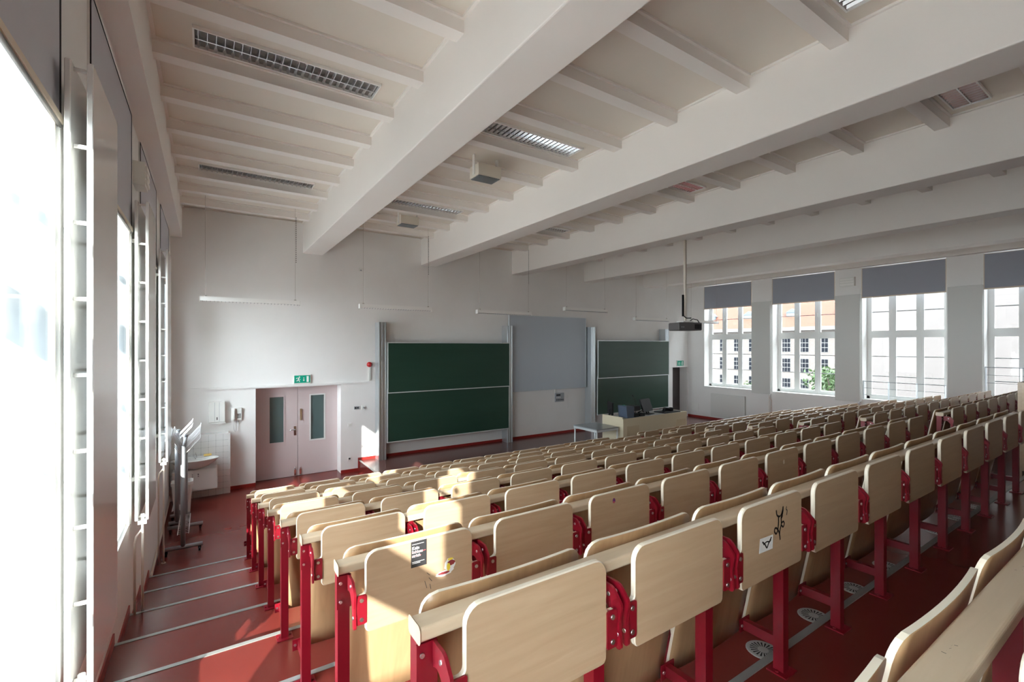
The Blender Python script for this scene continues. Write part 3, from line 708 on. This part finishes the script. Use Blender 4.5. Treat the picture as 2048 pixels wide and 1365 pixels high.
# recessed louvre lamps
bl = MB().prism([(-.004, 0), (.004, 0), (.012, .05), (-.012, .05)], 'x', 0, .15).mesh('cross_blade', 'louvre_metal')
blv = MB(); 
for (y0_, y1_) in ((-.150, -.008), (.008, .150)): blv.add([(-.002, y0_, 0), (.002, y0_, 0), (.002, y1_, 0), (-.002, y1_, 0), (-.018, y0_, .024), (.018, y0_, .024), (.018, y1_, .024), (-.018, y1_, .024)], [(0, 3, 2, 1), (4, 5, 6, 7), (0, 1, 5, 4), (1, 2, 6, 5), (2, 3, 7, 6), (3, 0, 4, 7)])
blv = blv.mesh('cross_blade', 'louvre_metal')
LX = [(-.11, 1.63), (2.90, 4.64), (5.92, 7.66), (8.90, 10.64), (11.90, 13.64)]
for j, yc in enumerate((1.575, 5.275, 9.06)):
    for i, (a, b) in enumerate(LX):
        t = thing('recessed_lamp', 'recessed louvre ceiling lamp in the %s bay from the sunlit wall, %s from the front' % (ORD[i], ORD[2-j]), 'ceiling lamp', ((a+b)/2, yc, ZC-.034), 0, 'recessed louvre ceiling lamps'); hw = (b-a)/2
        MB().box(-hw, hw, -.17, -.155, 0, .035).box(-hw, hw, .155, .17, 0, .035).box(-hw, -hw+.015, -.155, .155, 0, .035).box(hw-.015, hw, -.155, .155, 0, .035).build('trim_frame', 'lamp_white', t)
        bx('tray', 'lamp_tray', t, -hw+.016, hw-.016, -.154, .154, .029, .032); bx('centre_blade', 'louvre_metal', t, -hw+.02, hw-.02, -.006, .006, .002, .028)
        for q in range(24): inst('cross_blade', blv, t, (-hw+.045+(2*hw-.09)*q/23, 0, .003))
# loudspeaker boxes under the ceiling
for i, (x, y) in enumerate(((3.62, 6.22), (3.62, 9.55))):
    t = thing('ceiling_speaker', 'cream loudspeaker box with a grey face under the ceiling, %s' % ('nearer the seats' if i == 0 else 'nearer the stage'), 'speaker', (x, y, 5.76), 0, 'loudspeaker boxes under the ceiling')
    MB().prism(rpoly([(-.14, .02, .02), (.14, .02, .02), (.14, .20, .01), (-.14, .20, .01)], 3), 'x', -.2, .2).build('case', 'speaker_cream', t)
    bx('grille', 'speaker_grille', t, -.185, .185, -.125, .125, .010, .022); MB().box(-.215, -.2, -.03, .03, .05, ZC-5.76).box(.2, .215, -.03, .03, .05, ZC-5.76).build('mounting_bracket', 'white_plastic', t)

# projector on its pole
t = thing('projector', 'dark grey projector hanging on a long pole from a beam', 'projector', (8.34, 6.05, 3.50), math.radians(-20))
MB().prism(rpoly([(-.27, 0, .03), (.27, 0, .03), (.27, .165, .03), (-.27, .165, .03)], 3), 'y', -.19, .19, ch=.008).build('body', 'projector_grey', t)
MB().lathe([(.0, .02), (.05, .02), (.058, .0)], (0, 0, 0), 18).build('lens', 'black_plastic', t, (.12, .20, .085)).rotation_euler = (math.radians(-90), 0, 0)
mb = MB()
for q in range(5): mb.box(.10+.03*q, .12+.03*q, -.1925, -.19, .03, .13)
mb.build('vent_slots', 'black_plastic', t); MB().box(-.21, -.19, -.193, -.19, .06, .08).box(-.17, -.15, -.193, -.19, .06, .08).build('buttons', 'grey_plastic', t)
bx('mount_plate', 'white_plastic', t, -.12, .12, -.12, .12, .175, .20); MB().cyl((0, 0, .20), (0, 0, 5.393-3.50), .030, 10).build('pole', 'pipe_cream', t)
MB().tube([(-.05, 0, .30), (-.05, 0, .75)], .022, 8).tube([(.05, -.05, .18), (.10, -.12, .24), (.18, -.16, .22), (.24, -.18, .12)], .010, 6).tube([(-.05, 0, .32), (0, -.05, .26), (.08, -.10, .26)], .012, 6).build('cable', 'black_plastic', t)

# lecture desk and table
ZS = .264
t = thing('lecture_desk', 'cream wooden lecture desk on the stage in front of the blackboard', 'desk', (9.30, 8.66, ZS))
bx('front_panel', 'desk_cream', t, 0, 2.72, 0, .03, 0, .95); bx('side_panel', 'desk_cream', t, 0, .03, .03, .78, 0, .99); bx('side_panel', 'desk_cream', t, 2.69, 2.72, .03, .78, 0, .95)
bx('desk_top', 'desk_top', t, .03, 2.69, .03, .78, .90, .93)
bx('hatch', 'desk_cream_panel', t, .14, .62, -.006, 0, .12, .74); bx('hatch', 'desk_cream_panel', t, 2.22, 2.66, -.006, 0, .12, .74)
ZD = ZS+.932
t = thing('document_camera', 'blue-grey visualiser unit standing on the left end of the lecture desk', 'document camera', (9.62, 8.95, ZD))
mb = MB().prism(rpoly([(-.02, 0, .01), (.24, 0, .01), (.26, .30, .03), (-.06, .34, .03)], 3), 'y', -.16, .16); mb.build('body', 'blue_grey_plastic', t)
bx('head', 'dark_plastic', t, .24, .52, -.14, .14, .17, .30); bx('base', 'black_plastic', t, .24, .46, -.15, .15, 0, .10); bx('indicator', 'sign_green', t, -.02, .06, -.02, .02, .334, .342)
t = thing('monitor', 'black monitor seen from the back on the left end of the lecture desk', 'monitor', (9.50, 9.30, ZD)); mb = MB().prism(rpoly([(-.24, .06, .01), (.24, .06, .01), (.24, .40, .01), (-.24, .40, .01)], 2), 'y', 0, .04); mb.build('screen', 'black_plastic', t); MB().box(-.03, .03, .04, .07, .0, .2).box(-.1, .1, -.06, .1, 0, .012).build('stand', 'dark_plastic', t); t.rotation_euler = (0, 0, math.radians(60))
t = thing('monitor', 'black touch monitor tilted back in the middle of the lecture desk', 'monitor', (10.72, 9.0, ZD), math.radians(12))
mb = MB().prism(rpoly([(-.27, .08, .015), (.27, .08, .015), (.27, .43, .015), (-.27, .43, .015)], 3), 'y', 0, .045); mb.v = [(x, y+(z-.08)*.35, z) for x, y, z in mb.v]; mb.build('screen', 'black_plastic', t)
MB().box(-.16, .16, -.1, .2, 0, .015).tube([(-.05, .02, .01), (-.05, .12, .24)], .02, 8).tube([(.05, .02, .01), (.05, .12, .24)], .02, 8).build('stand', 'dark_plastic', t)
t = thing('desk_phone', 'black handset device beside the visualiser on the lecture desk', 'telephone', (10.25, 8.92, ZD)); MB().prism(rpoly([(-.10, 0, .01), (.10, 0, .01), (.10, .09, .02), (-.10, .05, .02)], 2), 'y', -.1, .1).build('base', 'black_plastic', t); MB().tube([(-.09, -.02, .09), (-.05, -.02, .12), (.06, -.02, .14), (.10, -.02, .13)], [.025, .016, .016, .025], 8).build('handset', 'black_plastic', t)
t = thing('microphone', 'thin gooseneck microphone standing on the lecture desk', 'microphone', (10.45, 9.25, ZD)); MB().lathe([(0, .03), (.05, .025), (.055, 0)], n=16).build('base', 'black_plastic', t); MB().tube([(0, 0, .02), (.0, 0, .30), (-.04, .0, .42), (-.10, 0, .50)], .006, 6).build('gooseneck', 'dark_plastic', t); MB().tube([(-.10, 0, .50), (-.15, 0, .56)], .014, 8).build('capsule', 'black_plastic', t)
t = thing('mixing_console', 'flat black console with knobs on the right end of the lecture desk', 'console', (11.55, 9.0, ZD)); bx('plate', 'dark_plastic', t, -.36, .36, -.2, .2, 0, .025)
MB().tube([(-.22, -.05, .05), (-.05, .06, .09), (.10, 0, .07), (.24, .06, .05)], .045, 8).build('cable_bundle', 'black_plastic', t); MB().cyl((.16, -.02, .025), (.16, -.02, .12), .06, 12).build('puck', 'black_plastic', t)
t = thing('side_table', 'small grey table with light metal legs beside the lecture desk', 'table', (8.83, 9.21, ZS))
bx('table_top', 'table_grey', t, -.40, .40, -.45, .45, .715, .74); MB().box(-.40, .40, -.45, -.43, .66, .714).box(-.40, .40, .43, .45, .66, .714).box(-.40, -.38, -.43, .43, .66, .714).box(.38, .40, -.43, .43, .66, .714).build('apron', 'aluminium_light', t)
for sx in (-1, 1):
    for sy in (-1, 1): MB().cyl((sx*.375, sy*.425, 0), (sx*.375, sy*.425, .66), .022, 10).build('leg', 'aluminium_light', t)

# ================================================================== CORNER BY THE DOUBLE DOOR
t = thing('tiled_block', 'half-height wall block clad in small white tiles behind the washbasin', 'tiled wall', (XL, 11.70, 0))
bx('core', 'grout', t, .004, 1.02, .008, .249, 0, 1.29); bx('cap', 'tile', t, .004, 1.03, -.004, .249, 1.29, 1.302); bx('edge_trim', 'tile', t, 1.02, 1.03, -.004, .249, 0, 1.29)
tm = MB().prism(rpoly([(.0015, .0015, .004), (.1305, .0015, .004), (.1305, .1275, .004), (.0015, .1275, .004)], 1), 'y', 0, .008).mesh('tile', 'tile')
for r in range(10):
    for c in range(8):
        if c*.132 < .93: inst('tile', tm, t, (-.035+.132*c+.04, 0, .129*r))
t = thing('washbasin', 'white oval washbasin with a chrome tap in front of the tiles', 'washbasin', (-.19, 11.66, .66))
mb = MB(); prof = [(.06, 0), (.22, .05), (.33, .12), (.40, .19), (.415, .205), (.40, .21), (.36, .20), (.30, .13), (.12, .09), (0, .085)]
mb.lathe([(r, z) for r, z in prof], (0, -.205, 0), 32, 0, 1.0, .56); mb.box(-.30, .30, -.06, .030, .12, .20); mb.build('basin', 'porcelain', t)
MB().cyl((0, -.03, .20), (0, -.03, .27), .022, 12).tube([(0, -.03, .25), (0, -.09, .26), (0, -.13, .235)], .013, 8).tube([(0, -.03, .27), (0, -.055, .30)], .009, 6).build('tap', 'chrome', t)
MB().cyl((0, -.11, .190), (0, -.11, .197), .012, 10).build('overflow', 'dark_plastic', t)
t = thing('sponge', 'yellow sponge lying on the rim of the washbasin', 'sponge', (.02, 11.640, .873)); MB().prism(rpoly([(-.07, -.03, .012), (.07, -.03, .012), (.07, .03, .012), (-.07, .03, .012)], 2), 'z', 0, .035, ch=.006).build('body', 'sponge', t)
t = thing('vanity_cabinet', 'white two-door cabinet hanging below the washbasin', 'cabinet', (-.19, 11.69, .23))
bx('body', 'cabinet_white', t, -.38, .38, -.30, 0, 0, .42)
for s in (-1, 1):
    a, b = sorted((s*.004, s*.376)); d = bx('door', 'cabinet_white', t, a, b, -.32, -.302, .006, .414); MB().cyl((s*.05, -.345, .34), (s*.05, -.32, .34), .012, 10).cyl((s*.05, -.345, .30), (s*.05, -.32, .30), .010, 10).build('knob', 'chrome', d)
t = thing('waste_bin', 'white plastic waste bin with a liner beside the washbasin', 'bin', (-.385, 10.76, 0))
mb = MB(); R = []
for (z, hx, hy) in ((.0, .115, .10), (.02, .125, .11), (.56, .155, .135), (.565, .17, .15), (.62, .172, .152), (.62, .158, .138), (.06, .118, .10)):
    R.append([(x, y, z) for x, y in rpoly([(-hx, -hy, .05), (hx, -hy, .05), (hx, hy, .05), (-hx, hy, .05)], 4)])
nn = len(R[0]); mb.v = [p for r in R for p in r]
for i in range(len(R)-1):
    for q in range(nn): mb.f.append((i*nn+q, i*nn+(q+1) % nn, (i+1)*nn+(q+1) % nn, (i+1)*nn+q)); mb.m.append(0); mb.sm.append(False)
mb.f.append(tuple(reversed(range(nn)))); mb.m.append(0); mb.sm.append(False); mb.f.append(tuple((len(R)-1)*nn+q for q in range(nn))); mb.m.append(0); mb.sm.append(False)
mb.build('bucket', 'bin_white', t)
t = thing('towel_dispenser', 'white paper towel dispenser on the wall above the washbasin', 'dispenser', (.19, YF, 1.50))
MB().prism(rpoly([(-.15, .03, .01), (.15, .03, .01), (.15, .47, .01), (-.15, .47, .01)], 2), 'y', -.12, 0, ch=.008).build('case', 'white_plastic', t); MB().box(-.045, -.04, -.123, -.119, .05, .46).box(.04, .045, -.123, -.119, .05, .46).build('seam', 'grey_plastic', t)
bx('lock_slot', 'slot_black', t, -.008, .008, -.1225, -.119, .08, .14); bx('outlet', 'white_plastic', t, -.155, .155, -.11, 0, .0, .028)
t = thing('wall_phone', 'white wall telephone with a hanging cord near the double door', 'telephone', (.56, YF, 1.53))
MB().prism(rpoly([(-.10, 0, .012), (.10, 0, .012), (.10, .27, .012), (-.10, .27, .012)], 2), 'y', -.05, 0, ch=.006).build('base', 'white_plastic', t); MB().tube([(-.055, -.06, .02), (-.055, -.085, .05), (-.055, -.085, .21), (-.055, -.06, .25)], [.034, .026, .026, .034], 10).build('handset', 'white_plastic', t)
mb = MB()
for r in range(4):
    for c in range(3): mb.box(.01+.024*c, .027+.024*c, -.054, -.05, .05+.026*r, .068+.026*r)
mb.build('keypad', 'dark_plastic', t); MB().tube([(-.055, -.05, .01), (-.06, -.05, -.10), (-.05, -.045, -.22), (-.02, -.04, -.26), (.01, -.04, -.22), (.02, -.03, -.08), (.02, -.02, 0)], .006, 6).build('cord', 'wire_white', t)

def coat_rack(x, y0, y1, label, foot=.25, dx=0):
    t = thing('coat_rack', label, 'coat rack', (x, (y0+y1)/2, 0), 0, 'rolling coat racks by the sunlit wall'); L = (y1-y0)/2
    for s in (-1, 1):
        p = MB().tube([(0, s*L, .115), (0, s*L, 1.66)], .032, 12).build('post', 'rack_grey', t)
        f = MB().tube([(-foot+dx, s*L, .105), (foot+dx, s*L, .105)], .030, 12).build('foot', 'rack_grey', t)
        for sx in (-1, 1): MB().cyl((sx*(foot-.04)+dx-.014, s*L, .033), (sx*(foot-.04)+dx+.014, s*L, .033), .032, 14).box(sx*(foot-.04)+dx-.02, sx*(foot-.04)+dx+.02, s*L-.012, s*L+.012, .04, .085).build('caster', 'black_plastic', f)
    MB().tube([(0, -L, 1.60), (0, L, 1.60)], .022, 10).build('top_rail', 'rack_grey', t)
    MB().tube([(0, -L, .25), (0, L, .25)], .018, 8).build('lower_rail', 'rack_grey', t)
    hk = {s: MB().tube([(0, 0, 0), (s*.04, 0, .04), (s*(.16+.035*s), 0, .22), (s*(.17+.035*s), 0, .25)] if s > 0 else [(0, 0, 0), (-.04, 0, .04), (-.12, 0, .19), (-.13, 0, .22)], .0045, 6).mesh('hook', 'wire_white') for s in (-1, 1)}
    for s in (-1, 1):
        for q in range(9): inst('hook', hk[s], t, (s*.02, -L+.02+(2*L-.04)*q/8, 1.60))
        for q in range(9): inst('hook', hk[s], t, (s*.02, -L+.02+(2*L-.04)*q/8, 1.52))
    g = MB()
    for q in range(12): g.cyl((-.07, -L+.04+(2*L-.08)*q/11, .30), (.07, -L+.04+(2*L-.08)*q/11, .30), .005, 5)
    g.tube([(-.07, -L, .30), (-.07, L, .30)], .006, 6).tube([(.07, -L, .30), (.07, L, .30)], .006, 6)
    g.build('umbrella_grid', 'wire_white', t)
coat_rack(-.30, 8.68, 9.68, 'grey rolling coat rack standing next to the lowest step')
coat_rack(-.43, 9.95, 10.35, 'grey rolling coat rack standing beside the white waste bin', .15, .03)
# heating pipes running along the sunlit wall near the floor
t = thing('heating_pipe', 'pair of cream heating pipes low along the sunlit wall', 'pipe', (XL, 9.3, 0))
for q in range(2): MB().tube([(.021, -1.6, .12+.05*q), (.021, 2.2, .12+.05*q)], .010, 8).build('pipe_run', 'pipe_cream', t)

# ================================================================== OUTSIDE
tag(MB().box(-150, 260, -160, 200, -13.2, -13).build('courtyard_ground', 'ground'), 'grey courtyard ground far below the windows', 'ground', kind='structure')
b = thing('apartment_building', 'long pale building with a red tiled roof seen through the windows', 'building', (100, 48, -13))
W0, W1, EH = -45, 45, 19.9
bx('wall', 'facade', b, 0, 12, W0, W1, 0, EH)
rf = MB().prism([(-1.0, EH), (13, EH), (6, EH+7.2)], 'y', W0-.5, W1+.5).build('roof', 'roof_tile', b)
bx('cornice', 'far_frame', b, -1.1, .0, W0, W1, EH-.7, EH)
wm = MB().box(-.06, .02, -.95, .95, 0, 2.9).mesh('window', 'far_frame'); gm = MB()
for c in range(3):
    for r in range(3): gm.box(-.09, -.055, -.86+.60*c, -.36+.60*c, .1+.93*r, .9+.93*r)
gm = gm.mesh('pane', 'far_glass')
for r in range(4):
    for c in range(24):
        w = inst('window', wm, b, (0, W0+4+c*3.45, 1.6+4.1*r+.9)); inst('pane', gm, w)
for c in range(9):
    d = MB().box(.6, 4.2, -1.1, 1.1, EH+1.4, EH+3.1).prism([(-1.3, EH+3.1), (1.3, EH+3.1), (0, EH+3.9)], 'x', .5, 5.0).build('dormer', 'roof_zinc', b, (.6, W0+8+9.2*c, 0)); bx('dormer_window', 'far_frame', d, .54, .6, -.8, .8, EH+1.6, EH+2.9)
b = thing('building_wing', 'blank pale building wing close outside the right-hand windows', 'building', (31, -6, -13))
bx('wall', 'facade_wing', b, 0, 14, -30, 16.6, 0, 26); bx('roof_edge', 'far_frame', b, -.3, 14.3, -30, 16.9, 26, 26.5)
b = thing('backdrop_building', 'tall plain building added to darken the view through the sunlit windows', 'building', (-14, 46, -13))  # added backdrop, dims what the inner glass sheets look out on
bx('wall', 'backdrop_facade', b, -14, 12, 0, 12, 0, 38); bx('roof_edge', 'far_frame', b, -14.3, 12.3, -.3, 12.3, 38, 38.6)
def tree(x, y, h, r, label, n=3800):
    t = thing('courtyard_tree', label, 'tree', (x, y, -13)); rr = random.Random(int(x*7+y))
    mb = MB().tube([(0, 0, 0), (.2, .1, h*.35), (.1, -.1, h*.75)], [.35, .25, .08], 8)
    for q in range(7):
        a = rr.uniform(0, 6.28); mb.tube([(.15, 0, h*(.35+.05*q)), (math.cos(a)*r*.5, math.sin(a)*r*.5, h*(.5+.06*q)), (math.cos(a)*r*.8, math.sin(a)*r*.8, h*(.6+.055*q))], [.12, .07, .03], 6)
    mb.build('trunk', 'bark', t); cl = [(rr.uniform(-.6, .6)*r, rr.uniform(-.6, .6)*r, h*.72+rr.uniform(-.35, .35)*h*.5, rr.uniform(.25, .45)*r) for q in range(22)]; lf = MB()
    for q in range(n):
        cx, cy, cz, cr_ = rr.choice(cl); v = Vector((rr.gauss(0, 1), rr.gauss(0, 1), rr.gauss(0, 1))).normalized()*cr_*rr.random()**.4; c = Vector((cx, cy, cz))+v
        u = Vector((rr.gauss(0, 1), rr.gauss(0, 1), rr.gauss(0, .6))).normalized(); w = u.cross(Vector((rr.gauss(0, 1), rr.gauss(0, 1), rr.gauss(0, 1)))).normalized(); sz = rr.uniform(.12, .26)
        lf.add([c-u*sz, c+w*sz*.5, c+u*sz, c-w*sz*.5], [(0, 1, 2, 3)])
    lf.build('crown', 'leaf', t)
tree(48, 19.0, 15.2, 3.6, 'leafy green courtyard tree outside the second window across the hall')
tree(58, 31.5, 13.6, 3.2, 'smaller green courtyard tree outside the window next to the brown door')
def sun_blocking_tree(x, y, blobs, label):  # unseen tree, crown blobs shaped to keep sun off the double door
    t = thing('sun_blocking_tree', label, 'tree', (x, y, -13)); rr = random.Random(5)
    MB().tube([(0, 0, 0), (0, 0, 10), (0, 0, 20.5)], [.3, .22, .05], 8).tube([(0, 0, 16.5), (0, -1.2, 18), (0, -2.8, 18.5)], [.1, .07, .03], 6).build('trunk', 'bark', t); lf = MB()
    for (yc, zc, rx, ry, rz, n) in blobs:
        for q in range(n):
            v = Vector((rr.gauss(0, 1), rr.gauss(0, 1), rr.gauss(0, 1))).normalized()*rr.random()**.3; c = Vector((v.x*rx, yc-y+v.y*ry, zc+13+v.z*rz))
            u = Vector((rr.gauss(0, 1), rr.gauss(0, 1), rr.gauss(0, .6))).normalized(); w = u.cross(Vector((rr.gauss(0, 1), rr.gauss(0, 1), rr.gauss(0, 1)))).normalized(); sz = rr.uniform(.12, .22)
            lf.add([c-u*sz, c+w*sz*.7, c+u*sz, c-w*sz*.7], [(0, 1, 2, 3)])
    lf.build('crown', 'leaf', t)
sun_blocking_tree(-3.9, 5.5, [(5.55, 5.75, .9, 1.65, 3.1, 12000), (2.8, 5.6, .6, 1.25, .88, 7500), (1.95, 6.7, .5, .55, .7, 2500)], 'dense leafy tree added unseen outside the sunlit windows to block sun')
bpy.context.view_layer.update()
